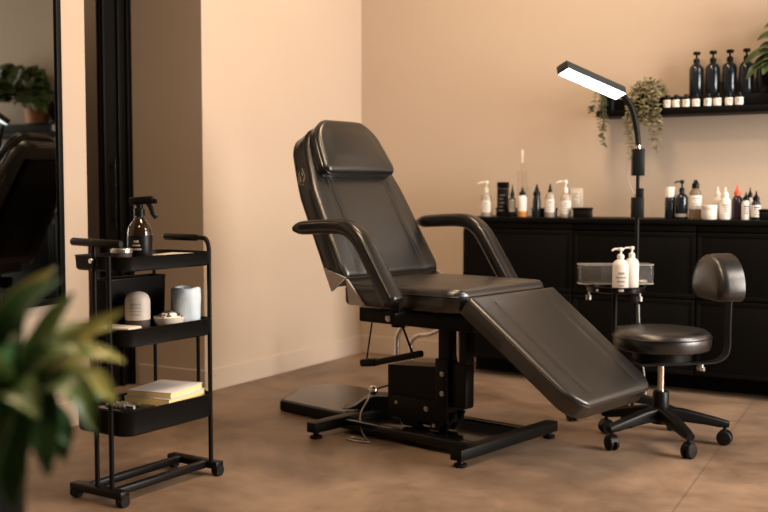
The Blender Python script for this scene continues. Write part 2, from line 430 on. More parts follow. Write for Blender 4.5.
MB().lathe([(.033, 0), (.036, .004), (.036, .050), (.034, .052)], seg=30).build('body', M['white_plastic'], t)
MB().lathe([(.0365, .0515), (.0375, .053), (.0375, .071), (.035, .074)], seg=30).build('lid', M['white_plastic'], t)
tip_bottle('squeeze_bottle', 'white squeeze bottle standing behind the short white jar', (-1.243, YI+.035, CT), .024, .118, .170, M['white_plastic'], M['white_plastic'], None, GR, collar=.5)
tip_bottle('squeeze_bottle', 'white squeeze bottle with a reddish label right of the white jar', (-1.193, YI-.02, CT), .027, .118, .167, M['white_plastic'], M['white_plastic'], (M['label_w'], .25, .72, M['redprint']), GR, collar=.5)
tip_bottle('squeeze_bottle', 'dark plum bottle with an orange red nozzle', (-1.137, YI, CT), .027, .125, .177, M['plum'], M['orange'], None, GR, collar=.5)
tip_bottle('dropper_bottle', 'white labelled bottle with black tip right of the plum bottle', (-1.090, YI-.02, CT), .021, .100, .141, M['label_w'], M['black_plastic'], (M['label_w'], .2, .8, M['print']), GR, collar=.6)
tip_bottle('dropper_bottle', 'slim grey bottle with black tip behind two labelled bottles', (-1.083, YI+.05, CT), .017, .115, .166, M['lightprint'], M['black_plastic'], None, GR, collar=.6)
tip_bottle('dropper_bottle', 'black bottle with small white label at the right of counter', (-1.040, YI-.02, CT), .023, .100, .147, M['darkbottle'], M['black_plastic'], (M['label_w'], .15, .75, M['print']), GR, collar=.6)

# shelf bottles and jars
sb = ['leftmost black pump bottle on the wall shelf', 'second black pump bottle from the left on the wall shelf',
      'third black pump bottle from the left on the wall shelf', 'black pump bottle half hidden by plant leaves on the shelf',
      'black pump bottle mostly behind the plant pot at the shelf']
for i, x in enumerate((-1.392, -1.306, -1.219, -1.134, -1.045)):
    pump_bottle('pump_bottle', sb[i], (x, 5.79, SL), .0375, .175, .238, M['darkbottle'], M['black_plastic'], R(-62), None, 'black pump bottles on the shelf', nozzle=.04, headr=1.55)
pos = ['first', 'second', 'third', 'fourth', 'fifth', 'sixth', 'seventh', 'eighth']
jar0 = None
for i, x in enumerate((-1.517, -1.470, -1.418, -1.366, -1.304, -1.256, -1.197, -1.147)):
    if jar0 is None:
        t = jar0 = thing('ink_jar', '', 'jar')
        MB().lathe([(.019, 0), (.0205, .003), (.0205, .048), (.016, .053), (.011, .055)], seg=22).build('body', M['black_gloss'], t)
        MB().lathe([(.012, .0535), (.012, .070), (.010, .072)], seg=18).build('cap', M['black_plastic'], t)
        MB().lathe([(.0206, .006), (.0210, .007), (.0210, .043), (.0206, .044)], seg=22).build('label', M['label_w'], t)
        q = MB(); printlines(q, .0213, .015, .038, 0, 3, spread=.6); q.build('print', M['print'], t)
    else:
        t = copy_tree(jar0)
    t.location = (x, 5.685, SZ)
    t.rotation_euler.z = R((0, 25, -15, 10, -30, 18, 5, -20)[i])
    tag(t, f'small white labelled black jar, {pos[i]} from the left on the shelf front', 'jar', 'small labelled jars on the shelf')

# ------------------------------------------------------------------ leaves
def leaf(mb, path, w, up=(0, 0, 1), fold=.22, tipp=1.6, basep=.5, n=None, peak=.4):
    """a folded blade along path, with real thickness"""
    P = spline(path, 5) if len(path) > 2 else [V(p) for p in path]
    k = len(P); up = V(up); top, bot = [], []
    for i, p in enumerate(P):
        s = i/(k-1)
        T_ = (P[min(i+1, k-1)]-P[max(i-1, 0)]).normalized()
        side = T_.cross(up)
        side = side.normalized() if side.length > 1e-4 else V((1, 0, 0))
        nrm = side.cross(T_).normalized()
        if s < peak: ww = w*(.12+.88*math.sin(PI/2*s/peak)**.8)
        else: ww = w*max(0.02, math.cos(PI/2*(s-peak)/(1-peak)))**(.75)
        th = min(.0006, w*.05)
        row = [p-side*ww/2+nrm*ww*fold, p-side*ww*.25+nrm*ww*fold*.42, p, p+side*ww*.25+nrm*ww*fold*.42, p+side*ww/2+nrm*ww*fold]
        top.append([q_+nrm*th for q_ in row]+[q_-nrm*th for q_ in reversed(row)])
    mb.rings(top)

# trailing plants on the shelf
def trailing(label, x, y, pr, strands, mleaf, spread, lsz, bush=0, bush_h=.1):
    t = thing('trailing_plant', label, 'plant', (x, y, SZ), 0, 'trailing plants on the shelf')
    MB().lathe([(pr*.72, 0), (pr*.8, .003), (pr, .085), (pr*1.04, .09), (pr*.9, .09), (pr*.85, .07)], seg=22).build('pot', M['black_plastic'], t)
    fo = MB(); st = MB()
    for (dx, L) in strands:
        a = random.uniform(-2.6, -.5)
        oy = -.095-random.uniform(0, .03)
        pth = spline([(dx*.3, -pr*.5, .095), (dx*.75, oy*.75, .10), (dx, oy, .0), (dx+random.uniform(-.012, .012), oy, -L*.5), (dx+random.uniform(-.02, .02), oy+.005, -L)], 6)
        st.tube(pth, .0016, 5)
        for i in range(2, len(pth)):
            for s in (-1, 1):
                if random.random() < .12: continue
                d_ = V((s*random.uniform(.5, 1), random.uniform(-.9, .2), random.uniform(-.7, .5))).normalized()
                l = lsz*random.uniform(.7, 1.25); p0 = pth[i]
                leaf(fo, [p0, p0+d_*l*.5+V((0, 0, .1*l)), p0+d_*l], l*.62, (0, -.4, 1), .12)
    for k in range(bush):
        a = random.uniform(0, 2*PI); rr = spread*math.sqrt(random.random())
        z = .07+bush_h*random.random()*(1-.5*(rr/spread)**2)
        p0 = V((rr*math.cos(a), min(.13, rr*math.sin(a)*.75), z))
        d_ = V((math.cos(a)*random.random(), math.sin(a)*random.random()-.3, random.uniform(-.3, .8))).normalized()
        l = lsz*random.uniform(.8, 1.3)
        leaf(fo, [p0, p0+d_*l*.5+V((0, 0, .1*l)), p0+d_*l], l*.62, (0, -.3, 1), .12)
    fo.build('foliage', mleaf, t); st.build('stems', M['stem'], t)
    return t
trailing('pale yellow green bushy trailing plant behind the lamp neck on the shelf', -1.632, 5.735, .060,
         [(-.080, .20), (-.07, .13), (-.05, .10), (-.02, .07), (.01, .08), (.03, .10), (.055, .17), (.075, .24), (.085, .12), (-.065, .27)], M['leaf_pale'], .095, .027, 190, .10)
trailing('small dark trailing vine at the left end of the shelf', -1.852, 5.735, .045,
         [(-.010, .19), (.004, .15), (.012, .11), (-.03, .03), (-.055, -.02)], M['leaf_vine'], .04, .020, 8, .01)
t = thing('potted_plant', 'leafy green plant in a terracotta pot at the shelf right end', 'plant', (-.90, 5.755, SL), 0)
MB().lathe([(.075, 0), (.08, .003), (.098, .12), (.104, .122), (.104, .15), (.094, .15), (.09, .11)], seg=28).build('pot', M['terracotta'], t)
MB().lathe([(.0, .120), (.089, .121), (.089, .128), (.0, .131)], seg=20).build('soil', M['soil'], t)
fo = MB(); st = MB()
special = [((-.02, -.03, .14), (-.05, -.06, .21), (-.12, -.08, .20), (-.225, -.09, .14)), ((0, -.03, .14), (-.06, -.08, .18), (-.13, -.10, .14), (-.205, -.11, .06)),
           ((0, 0, .14), (-.02, -.03, .27), (-.06, -.05, .33), (-.135, -.05, .325)), ((-.01, -.04, .14), (-.03, -.09, .19), (-.07, -.11, .17), (-.12, -.13, .08)),
           ((0, -.02, .14), (-.03, -.06, .20), (-.08, -.08, .22), (-.16, -.08, .21)),
           ((0, -.02, .14), (-.02, -.06, .23), (-.07, -.08, .27), (-.16, -.09, .26)), ((0, -.02, .14), (-.03, -.06, .18), (-.09, -.09, .17), (-.18, -.10, .12)), ((0, 0, .14), (.0, -.05, .28), (-.03, -.08, .36), (-.09, -.10, .40)),
           ((0, -.02, .14), (.0, -.07, .24), (-.03, -.11, .27), (-.08, -.13, .24)), ((0, -.02, .14), (.02, -.07, .18), (.0, -.12, .17), (-.04, -.15, .10))]
for k in range(80):
    a = random.uniform(-PI, PI); rad = random.uniform(.08, .32); hz = random.uniform(.03, .30)
    ox = .06+.16*random.random()
    yy = min(math.sin(a)*rad*.6, .05)
    special.append(((0, 0, .13), (math.cos(a)*rad*.35+ox*.5, yy*.4, .14+hz*.75), (max(-.03, math.cos(a)*rad*.75+ox), yy*.8, .14+hz), (max(-.06, math.cos(a)*rad*1.15+ox), yy, .10+hz*.8)))
for P in special:
    P = [V(p) for p in P]
    st.tube(spline(P[:3], 5), .003, 6)
    leaf(fo, [P[1].lerp(P[2], .3), P[2], P[2].lerp(P[3], .5)+V((0, 0, .012)), P[3]], random.uniform(.07, .095), (0, -.6, 1), .14)
fo.build('foliage', M['leaf_shelf'], t); st.build('stems', M['stem'], t)

# ------------------------------------------------------------------ treatment bed
UA = math.atan2(-.19, .982)
bed = thing('treatment_bed', 'black leather reclining treatment bed with armrests and sloping leg rest', 'treatment bed', (-2.43, 4.056, 0), UA)
def nonuni(n, L, er):
    a = [er*(1-math.cos(PI/2*k/6)) for k in range(7)]
    m = [er+(L-2*er)*k/n for k in range(1, n)]
    c = [L-x for x in reversed(a)]
    return a+m+c
def pad(L, wf, th, er, mtx, grooves=(), gend=None, crown=.008, gd=.006, gw=.012, n=26, crowny=1., dip=None):
    """upholstered pad: x 0..L, half width wf(x), thickness th; returns builder and the top edge loop"""
    mb = MB(); xs = nonuni(n, L, er)
    rows = []; loop_l, loop_r = [], []
    def hgt(x, y, w):
        d_ = max(0, min(x, L-x, w-abs(y)))
        e = th-er+math.sqrt(max(0, er*er-(er-min(d_, er))**2))
        if d_ > 0: e += crown*(1-(y/w)**2)*min(1, d_/.08)*(4*(x/L)*(1-x/L))**.5
        for g in grooves:
            gy = g(x) if callable(g) else g
            if gend is None or gend[0] < x < gend[1]:
                k = min(1, d_/.03)
                e -= gd*k*math.exp(-((y-gy)/gw)**2)
        if dip: e -= dip(x, y)*min(1, d_/.05)
        return e
    for x in xs:
        w = wf(x); ys = [-w+q for q in nonuni(30, 2*w, min(er, w*.6))]
        rows.append([(x, y, hgt(x, y, w)) for y in ys])
    vs = [[mb.bm.verts.new(mtx @ V(p)) for p in r] for r in rows]
    for i in range(len(vs)-1):
        for j in range(len(vs[0])-1):
            mb.bm.faces.new([vs[i][j], vs[i][j+1], vs[i+1][j+1], vs[i+1][j]])
    # boundary loop
    loop = [(i, 0) for i in range(len(rows))]+[(len(rows)-1, j) for j in range(1, len(rows[0]))]+[(i, len(rows[0])-1) for i in range(len(rows)-2, -1, -1)]+[(0, j) for j in range(len(rows[0])-2, 0, -1)]
    prev = [vs[i][j] for i, j in loop]
    for z, ins in ((er*.45, 0.), (er*.12, .006), (0, .02)):
        cur = []
        for i, j in loop:
            x, y, _ = rows[i][j]
            cx_ = L/2
            dx, dy = x-cx_, y
            ll = math.hypot(dx, dy) or 1
            cur.append(mb.bm.verts.new(mtx @ V((x-dx/ll*ins, y-dy/ll*ins, z))))
        for k in range(len(loop)):
            mb.bm.faces.new([prev[k], prev[(k+1) % len(loop)], cur[(k+1) % len(loop)], cur[k]])
        prev = cur
    mb.bm.faces.new(prev)
    return mb
def frame(o, ex, ez):
    ex = V(ex).normalized(); ez = V(ez).normalized(); ey = ez.cross(ex).normalized(); ez = ex.cross(ey)
    m = Matrix((ex, ey, ez)).transposed().to_4x4(); m.translation = V(o); return m
def outline_tube(L, wf, z, mtx, r, inset=.0, n=30, x0=0., x1=None):
    x1 = L if x1 is None else x1
    pts = []
    k0, k1 = inset, L-inset
    xs = [k0+(k1-k0)*(1-math.cos(PI*i/n))/2 for i in range(n+1)]
    pts = [mtx @ V((x, -(wf(x)-inset), z)) for x in xs]
    m_ = 8
    w1 = wf(k1)-inset
    pts += [mtx @ V((k1, -w1+2*w1*i/m_, z)) for i in range(1, m_)]
    pts += [mtx @ V((x, wf(x)-inset, z)) for x in reversed(xs)]
    w0 = wf(k0)-inset
    pts += [mtx @ V((k0, w0-2*w0*i/m_, z)) for i in range(1, m_)]
    return MB().tube(pts, r, 6, closed=True)

def rc(W, r0, r1, L):
    def f_(x):
        w = W
        if x < r0: w = W-r0+math.sqrt(max(0, r0*r0-(r0-x)**2))
        if x > L-r1: w = W-r1+math.sqrt(max(0, r1*r1-(x-L+r1)**2))
        return w
    return f_
# backrest
D = V((-.492, 0, .871)); Nn = V((.871, 0, .492))
BL = .732
def bw(x):
    xa, xb = .415, .732
    if x < .05: w = .300+.02*math.sin(PI/2*x/.05)
    elif x < xa: w = .320-.028*(x-.05)/(xa-.05)
    else:
        s = (x-xa)/(xb-xa); w = .292-.092*(s**1.2)
    r = .085
    if x > BL-r: w = w-r+math.sqrt(max(0, r*r-(x-BL+r)**2))
    return w
BT = .105
bo = V((.186, 0, .694))-Nn*BT
mb_ = frame(bo, D, Nn)
gB = [lambda x: -(.205-.03*x/.8), lambda x: (.205-.03*x/.8)]
back = pad(BL, bw, BT, .030, mb_, gB, (.02, .60), .010, .007, .010, dip=lambda x, y: .006*math.exp(-((x-.28)/.25)**2-(y/.14)**2)).build('backrest', M['leather'], bed)
outline_tube(BL, bw, BT-.012, mb_, .0035, .001).build('piping', M['leather_soft'], back)
outline_tube(BL, bw, .018, mb_, .0030, .001).build('piping', M['leather_soft'], back)
for g in gB:
    q = MB()
    for s in (-.011, .011):
        q.tube([mb_ @ V((x, g(x)+s, BT+.0065+.004*(1-(abs(g(x))/.29)**2))) for x in [.06+.5*k/12 for k in range(13)]], .0011, 5)
    q.build('seam', M['stitch'], back)
# small worn emblem on the side of the backrest
q = MB()
em = [(.50, .030), (.555, .045), (.56, .066), (.515, .078), (.485, .055)]
def side2(x, z): return mb_ @ V((x-.01, bw(x-.01)+.0010, z-.012))
q.tube([side2(*p) for p in em], .0016, 5, closed=True)
q.tube([side2(*p) for p in ((.505, .045), (.53, .05), (.525, .065), (.545, .06))], .0018, 5)
q.tube([side2(*p) for p in ((.51, .058), (.50, .066), (.515, .07))], .0018, 5)
q.build('emblem', M['lightprint'], back)
# shell behind the backrest
MB().box(mb_ @ V((.36, 0, -.012)), (.60, .40, .022), mb_.to_3x3(), .006).build('back_frame', M['black_metal'], bed)
# headrest
HL = .275
def hw(x):
    w = .236-.050*(x/HL)**1.3
    r0, r1 = .045, .110
    if x < r0: w = w-r0+math.sqrt(max(0, r0*r0-(r0-x)**2))
    if x > HL-r1: w = w-r1+math.sqrt(max(0, r1*r1-(x-HL+r1)**2))
    return w
mh = frame(mb_ @ V((.474, 0, BT-.006)), (D-Nn*-.0).normalized(), Nn)
hd = pad(HL, hw, .066, .026, mh, (), None, .012, n=18).build('headrest', M['leather'], bed)
outline_tube(HL, hw, .066-.020, mh, .0035, .001).build('piping', M['leather_soft'], hd)
# seat
SL_ = .605
sw = rc(.33, .05, .085, SL_)
ms = frame((.165, 0, .582), (1, 0, 0), (0, 0, 1))
seat = pad(SL_, sw, .094, .034, ms, (), None, .012, dip=lambda x, y: .004*math.exp(-((x-.3)/.2)**2-(y/.2)**2)).build('seat', M['leather'], bed)
outline_tube(SL_, sw, .064, ms, .003, .0005).build('piping', M['leather_soft'], seat)
# leg rest
LL = .608
A = R(36.6)
ex = V((math.cos(A), 0, -math.sin(A))); ez = V((math.sin(A), 0, math.cos(A)))
lo = V((.797, 0, .656))-ez*.082
ml_ = frame(lo, ex, ez)
lw0 = rc(.303, .018, .085, LL)
lw = lambda x: lw0(x)-.018*x/LL
leg = pad(LL, lw, .082, .022, ml_, [lambda x: -.18, lambda x: .18], (.02, LL-.05), .006, .0035, .010, n=26).build('leg_rest', M['leather'], bed)
outline_tube(LL, lw, .066, ml_, .0034, .001).build('piping', M['leather_soft'], leg)
for s in (-.18, .18):
    MB().tube([ml_ @ V((.05+(LL-.11)*k/14, s, .0825)) for k in range(15)], .0013, 5).build('seam', M['stitch'], leg)
MB().box(ml_ @ V((.26, 0, -.012)), (.44, .36, .022), ml_.to_3x3(), .005).build('leg_frame', M['black_metal'], bed)
# armrests
for s in (-1, 1):
    tt, dz = (-.430, 0) if s < 0 else (.380, .010)
    path = spline([(a_, tt, b_+dz) for a_, b_ in ((.002, .895), (.09, .902), (.23, .909), (.305, .902), (.365, .868), (.415, .805), (.475, .715), (.53, .635), (.545, .612))], 6)
    n_ = len(path)
    def sec(i):
        f0 = i/(n_-1)
        k = 1.
        if i < 5: k = .35+.65*math.sin(PI/2*(i+.6)/5.6)
        if i > n_-6: k = .35+.65*math.sin(PI/2*(n_-1-i+.6)/5.6)
        w_, h_ = .080*(1+.10*f0)*k, .056*(1+.28*f0)*k
        return rrect(w_, h_, min(w_, h_)*.42, 5)
    ar = MB().sweep(path, (0, 1, 0), sec).build('armrest', M['leather_soft'], bed)
    MB().tube([p+V((0, -.039, 0)) for p in path[5:-6]], .0016, 5).build('seam', M['stitch'], ar)
    br = MB(); br.box((.505, s*(abs(tt)-.046), .610), (.05, .010, .09), None, .003); br.box((.505, s*(abs(tt)/2+.06), .572), (.05, abs(tt)-.16, .014), None, .003)
    br.build('armrest_bracket', M['black_metal'], bed)
# hinge covers (grey)
for s in (-1, 1):
    yb = s*.3225
    ht = .694 if s < 0 else .672
    MB().prism([(.068, yb, .728), (.193, yb, ht), (.115, yb, .632)], (0, s*.010, 0)).build('hinge_cover', M['hinge'], bed)
    ys = s*.3315
    dh = 0 if s < 0 else -.03
    MB().prism([(.205, ys, .690+dh), (.214, ys, .686+dh), (.305, ys, .588), (.224, ys, .584)], (0, s*.010, 0)).build('hinge_cover', M['hinge'], bed)
# seat frame
fr = MB(); fr.span((.16, -.21, .500), (.74, -.165, .562), .005); fr.span((.16, .165, .500), (.74, .21, .562), .005)
fr.span((.16, -.165, .500), (.21, .165, .562), .005); fr.span((.66, -.165, .500), (.74, .165, .562), .005); fr.span((.21, -.165, .540), (.66, .165, .562))
fr.build('seat_frame', M['black_metal'], bed)
def bolt(c, ax, r=.011):
    c = V(c); ax = V(ax)
    return MB().cyl(c-ax*.004, c+ax*.004, r, None, 12).cyl(c+ax*.004, c+ax*.007, r*.6, None, 6).build('bolt', M['steel'], bed)
bolt((.325, -.212, .525), (0, -1, 0), .014)
# lifting column
co = MB(); co.span((.530, -.14, .20), (.588, -.085, .50), .004); co.span((.638, -.14, .20), (.672, -.085, .50), .004)
co.build('lift_column', M['black_metal'], bed)
MB().cyl((.613, -.11, .30), (.613, -.11, .50), .012).build('piston', M['chrome'], bed)
# motor housing
mo = MB(); mo.prism([(.262, -.14, .318), (.575, -.14, .338), (.575, -.14, .105), (.262, -.14, .105)], (0, .12, 0))
mo.build('motor_housing', M['black_metal'], bed)
gb = MB(); gb.box((.625, -.115, .270), (.10, .06, .185), None, .010); gb.build('gear_housing', M['black_plastic'], bed)
pl = MB(); pl.span((.535, -.166, .12), (.60, -.156, .375), .002); pl.span((.28, -.150, .10), (.56, -.1405, .195), .002); pl.build('side_plate', M['black_metal'], bed)
bolt((.572, -.166, .315), (0, -1, 0)); bolt((.572, -.166, .235), (0, -1, 0)); bolt((.478, -.1505, .158), (0, -1, 0)); bolt((.318, -.1505, .165), (0, -1, 0), .008)
# lift linkage between housing and base plate
lk = MB()
for s in (-.12, -.06):
    lk.prism([(.50, s, .15), (.60, s, .15), (.55, s, .065), (.47, s, .065)], (0, .02, 0))
    lk.prism([(.30, s, .12), (.38, s, .12), (.43, s, .065), (.33, s, .065)], (0, .02, 0))
lk.cyl((.515, -.14, .095), (.515, -.03, .095), .024, None, 20)
lk.build('lift_linkage', M['black_metal'], bed)
bolt((.512, -.142, .092), (0, -1, 0), .008)
# base
bs = MB(); bs.span((.03, -.195, .032), (.76, .195, .058), .004); bs.span((.03, -.2, .022), (.76, -.165, .064), .004); bs.span((.03, .165, .022), (.76, .2, .064), .004)
bs.build('base_plate', M['black_gloss'], bed)
for x, yh in ((.03, .37), (.775, .345)):
    MB().box((x, 0, .050), (.055, yh*2, .044), None, .004).build('crossbar', M['black_metal'], bed)
    for s in (-1, 1):
        MB().lathe([(.024, 0), (.026, .003), (.026, .012), (.014, .016), (.010, .03)], (x, s*(yh-.03), 0), 18).build('foot', M['rubber'], bed)
# release lever with thin rods below the seat
lv = MB()
lv.box((.325, -.17, .352), (.30, .03, .028), Matrix.Rotation(R(-14), 3, 'Y'), .008)
lv.box((.185, -.17, .322), (.09, .04, .034), Matrix.Rotation(R(-8), 3, 'Y'), .010)
lev = lv.build('release_lever', M['black_plastic'], bed)
MB().cyl((.200, -.17, .505), (.168, -.17, .335), .0035).build('rod', M['black_metal'], lev)
MB().cyl((.36, -.17, .505), (.42, -.17, .385), .0045).cyl((.345, -.17, .505), (.345, -.17, .488), .03).build('rod', M['black_metal'], lev)

# ------------------------------------------------------------------ foot pedal board with plug and cable
fp = thing('foot_pedal', 'flat black foot pedal board on the floor behind the bed base', 'foot pedal', (-2.80, 4.33, 0), R(-20))
ca, sa = math.cos(R(20)), math.sin(R(20))
def loc2(x, y, z=0):
    dx, dy = x+2.80, y-4.33
    return V((dx*ca-dy*sa, dx*sa+dy*ca, z))
outl = [(-2.89, 4.085), (-2.93, 4.105), (-2.97, 4.22), (-3.02, 4.42), (-2.99, 4.55), (-2.88, 4.61), (-2.70, 4.57), (-2.56, 4.40), (-2.47, 4.22), (-2.455, 4.10), (-2.475, 4.005), (-2.53, 3.998), (-2.72, 4.04)]
pts2 = [loc2(*p) for p in outl]
sp = spline(pts2+[pts2[0]], 4)[:-1]
cen = sum(sp, V())/len(sp)
rgs = []
for k, z in ((.97, .004), (1., .010), (1., .042), (.985, .050), (.95, .0535)):
    rgs.append([cen+(p-cen)*k+V((0, 0, z)) for p in sp])
MB().rings(rgs).build('board', M['black_plastic'], fp)
rgs = [[cen+(p-cen)*k+V((0, 0, z)) for p in sp] for k, z in ((.93, .0532), (.925, .0555), (.90, .0560))]
MB().rings(rgs).build('pad', M['black_gloss'], fp)
hp = [loc2(-2.64, 3.995), loc2(-2.62, 4.11), loc2(-2.50, 4.20), loc2(-2.40, 4.19), loc2(-2.42, 4.02)]
hs = MB()
prof = [(0, .020), (.025, .050), (.06, .090), (.10, .120), (.15, .132), (.255, .132)]
o0 = loc2(-2.50, 3.985); e1 = (loc2(-2.24, 4.10)-o0).normalized(); e2 = V((-e1.y, e1.x, 0))
rows = []
for d_, h_ in prof:
    p = o0+e1*d_
    rows.append([p+V((0, 0, .0735)), p+V((0, 0, max(h_, .075)+.002)), p+e2*.11+V((0, 0, max(h_, .075)+.002)), p+e2*.11+V((0, 0, .0735))])
hs.rings(rows); hs.build('housing', M['black_plastic'], fp)
cpos = loc2(-2.385, 4.06, .158)
MB().sphere(cpos, .022).cyl(cpos-V((0, 0, .030)), cpos, .010).build('plug', M['chrome'], fp)
MB().tube(spline([cpos+V((0, -.018, -.005)), loc2(-2.375, 4.00, .13), loc2(-2.355, 3.90, .08), loc2(-2.30, 3.82, .03), loc2(-2.235, 3.765, .006), loc2(-2.22, 3.75, .005), loc2(-2.28, 3.74, .005), loc2(-2.34, 3.76, .005), loc2(-2.32, 3.79, .005), loc2(-2.26, 3.78, .005)], 6), .0036, 6).build('cable', M['steel'], fp)
MB().tube(spline([cpos+V((.015, 0, .006)), loc2(-2.33, 4.085, .178), loc2(-2.25, 4.10, .195), loc2(-2.19, 4.08, .20)], 6), .004, 6).build('cable', M['black_plastic'], fp)

# ------------------------------------------------------------------ chrome tube stand behind the bed
ts = thing('tube_stand', 'chrome bent tube stand on the floor behind the treatment bed', 'stand', (-2.665, 4.96, 0), R(-15))
MB().tube(spline([(-.10, -.02, .02), (-.10, -.02, .20), (-.095, -.02, .27), (-.06, -.01, .325), (0, 0, .345), (.10, .02, .33), (.20, .04, .34)], 6), .015, 12).build('tube', M['chrome'], ts)
MB().tube(spline([(.02, -.04, .02), (.02, -.04, .20), (.025, -.04, .25), (.06, -.03, .285), (.13, 0, .30), (.20, .04, .34)], 6), .012, 12).build('tube', M['chrome'], ts)
MB().tube(spline([(.20, .04, .34), (.25, .04, .28), (.25, .04, .02)], 6), .015, 12).build('tube', M['chrome'], ts)
for x, y in ((-.10, -.02), (.02, -.04), (.25, .04)):
    MB().lathe([(.020, 0), (.022, .004), (.022, .030), (.017, .034)], (x, y, 0), 16).build('foot', M['rubber'], ts)

# ------------------------------------------------------------------ casters, stool
def caster(parent, x, y, rz, r=.031, h=.085):
    c, s = math.cos(rz), math.sin(rz)
    ax = V((-s, c, 0)); f_ = V((c, s, 0)); p = V((x, y, r))
    w = MB()
    for k in (-1, 1):
        a = p+ax*k*.007; b2 = p+ax*k*.024
        m4 = Matrix((f_, V((0, 0, 1)), ax)).transposed()
        w.lathe([(r*.6, -.0), (r, .002), (r, .012), (r*.88, .016), (r*.4, .018)] if k > 0 else [(r*.4, -.018), (r*.88, -.016), (r, -.012), (r, -.002), (r*.6, 0)], p+ax*k*.005, 20, m4)
    o = w.build('caster', M['rubber'], parent)
    hd_ = MB(); 
    arc = [p+f_*(.031*math.cos(a))+V((0, 0, .033*math.sin(a))) for a in [R(15+150*k/8) for k in range(9)]]
    hd_.sweep(arc, ax, [(-.017, 0), (.017, 0), (.017, .004), (-.017, .004)])
    hd_.cyl(p+V((0, 0, .026)), p+V((0, 0, h-r)), .008)
    hd_.build('caster_fork', M['black_plastic'], o)
def star_base(root, r, a0, n, zhub, legw=.046):
    for k in range(n):
        a = a0+2*PI*k/n; c, s = math.cos(a), math.sin(a)
        sd = V((-s, c, 0))
        path = [V((c*d_, s*d_, z)) for d_, z in ((.015, zhub), (r*.35, zhub-.004), (r*.7, zhub-.020), (r*.92, zhub-.032), (r*1.06, zhub-.038))]
        def sec(i): 
            w_ = legw*(1.05, 1., .85, .75, .62)[i]; h_ = (.060, .052, .040, .036, .026)[i]
            return rrect(w_, h_, .010, 3)
        MB().sweep(path, sd, sec).build('base_arm', M['black_plastic'], root)
        caster(root, c*r, s*r, a+R(80+40*k), h=zhub-.045)
st = thing('rolling_stool', 'black round rolling stool with a small padded backrest', 'stool', (-1.172, 4.363, 0), 0)
star_base(st, .260, R(-122), 5, .125, .054)
MB().lathe([(.040, .085), (.040, .150), (.034, .155), (.033, .215), (.029, .22)], seg=24).build('gas_lift_cover', M['black_plastic'], st)
MB().cyl((0, 0, .218), (0, 0, .40), .0135).build('gas_lift', M['chrome'], st)
MB().lathe([(.172, .395), (.193, .402), (.200, .42), (.200, .447), (.195, .465), (.179, .477), (.14, .483), (.07, .484), (0, .484)], seg=48).build('seat', M['leather'], st)
MB().tube([(.2005*math.cos(a), .2005*math.sin(a), .452) for a in [2*PI*k/60 for k in range(60)]], .003, 6, closed=True).build('piping', M['leather_soft'], st)
MB().lathe([(.10, .352), (.12, .356), (.12, .394), (.05, .3945)], seg=24).box((.0, 0, .338), (.22, .1, .012), R(41)).build('seat_plate', M['black_metal'], st)
# backrest: direction from seat centre outwards
bdv = V((math.cos(R(41)), math.sin(R(41)), 0)); bsd = V((-bdv.y, bdv.x, 0))
bar = [(.10, .332), (.20, .332), (.25, .338), (.285, .360), (.298, .40), (.298, .47), (.300, .57), (.301, .66)]
pth = spline([bdv*d_+V((0, 0, z)) for d_, z in bar], 5)
MB().sweep(pth, bsd, [(-.024, -.003), (.024, -.003), (.024, .003), (-.024, .003)]).build('back_bar', M['black_metal'], st)
MB().cyl(bdv*.178+V((0, 0, .313)), bdv*.178+V((0, 0, .332)), .013).cyl(bdv*.178+V((0, 0, .300)), bdv*.178+V((0, 0, .315)), .018, None, 8).build('adjustment_knob', M['steel'], st)
# D shaped pad: arch outline in (side, height), thickness along -bdv
rgs = []
wA, zb, zt = .140, .597, .790
ol = []
for k in range(29):
    a = PI*k/28
    ol.append((wA*math.cos(a), (zb+.045)+(zt-zb-.045)*math.sin(a) if 0 < k < 28 else zb+.045))
ol += [(-wA+.002, zb+.03), (-wA+.014, zb+.010), (-wA+.04, zb), (-.05, zb-.003), (.05, zb-.003), (wA-.04, zb), (wA-.014, zb+.010), (wA-.002, zb+.03)]
for off, k in ((.296, .86), (.302, .95), (.300, 1.), (.232, 1.), (.210, .97), (.199, .90), (.191, .72), (.187, .40), (.186, .05)):
    ring = []
    for u_, z in ol:
        zc = .69
        uu, zz = u_*k, zc+(z-zc)*k
        ring.append(bdv*(off-.10*(uu**2)*6*.35)+bsd*uu+V((0, 0, zz)))
    rgs.append(ring)
bp_ = MB().rings(rgs).build('backrest', M['leather'], st, angle=50)

# ------------------------------------------------------------------ instrument stand
ins = thing('instrument_stand', 'black rolling instrument stand with a small round tray', 'stand', (-1.50, 4.765, 0), 0)
star_base(ins, .225, R(-128), 5, .105, .036)
MB().cyl((0, 0, .08), (0, 0, .30), .018).cyl((0, 0, .29), (0, 0, .585), .012).build('post', M['black_metal'], ins)
tr = MB(); tr.lathe([(.0, .585), (.118, .585), (.126, .590), (.126, .612), (.122, .612), (.121, .593), (.0, .592)], (.0, 0, 0), 40, None, 1.08, .95)
tr.build('tray', M['black_gloss'], ins)
MB().tube([(.128*1.08*math.cos(a), .128*.95*math.sin(a), .612) for a in [2*PI*k/48 for k in range(48)]], .0035, 6, closed=True).build('tray_rim', M['black_metal'], ins)
for a in (R(-150), R(-8)):
    p = V((.122*math.cos(a), .118*math.sin(a), .56))
    MB().lathe([(.010, -.012), (.014, -.010), (.014, .010), (.010, .012)], p, 14).cyl(p+V((0, 0, .01)), p+V((0, 0, .03)), .005).build('clamp_knob', M['steel'], ins)
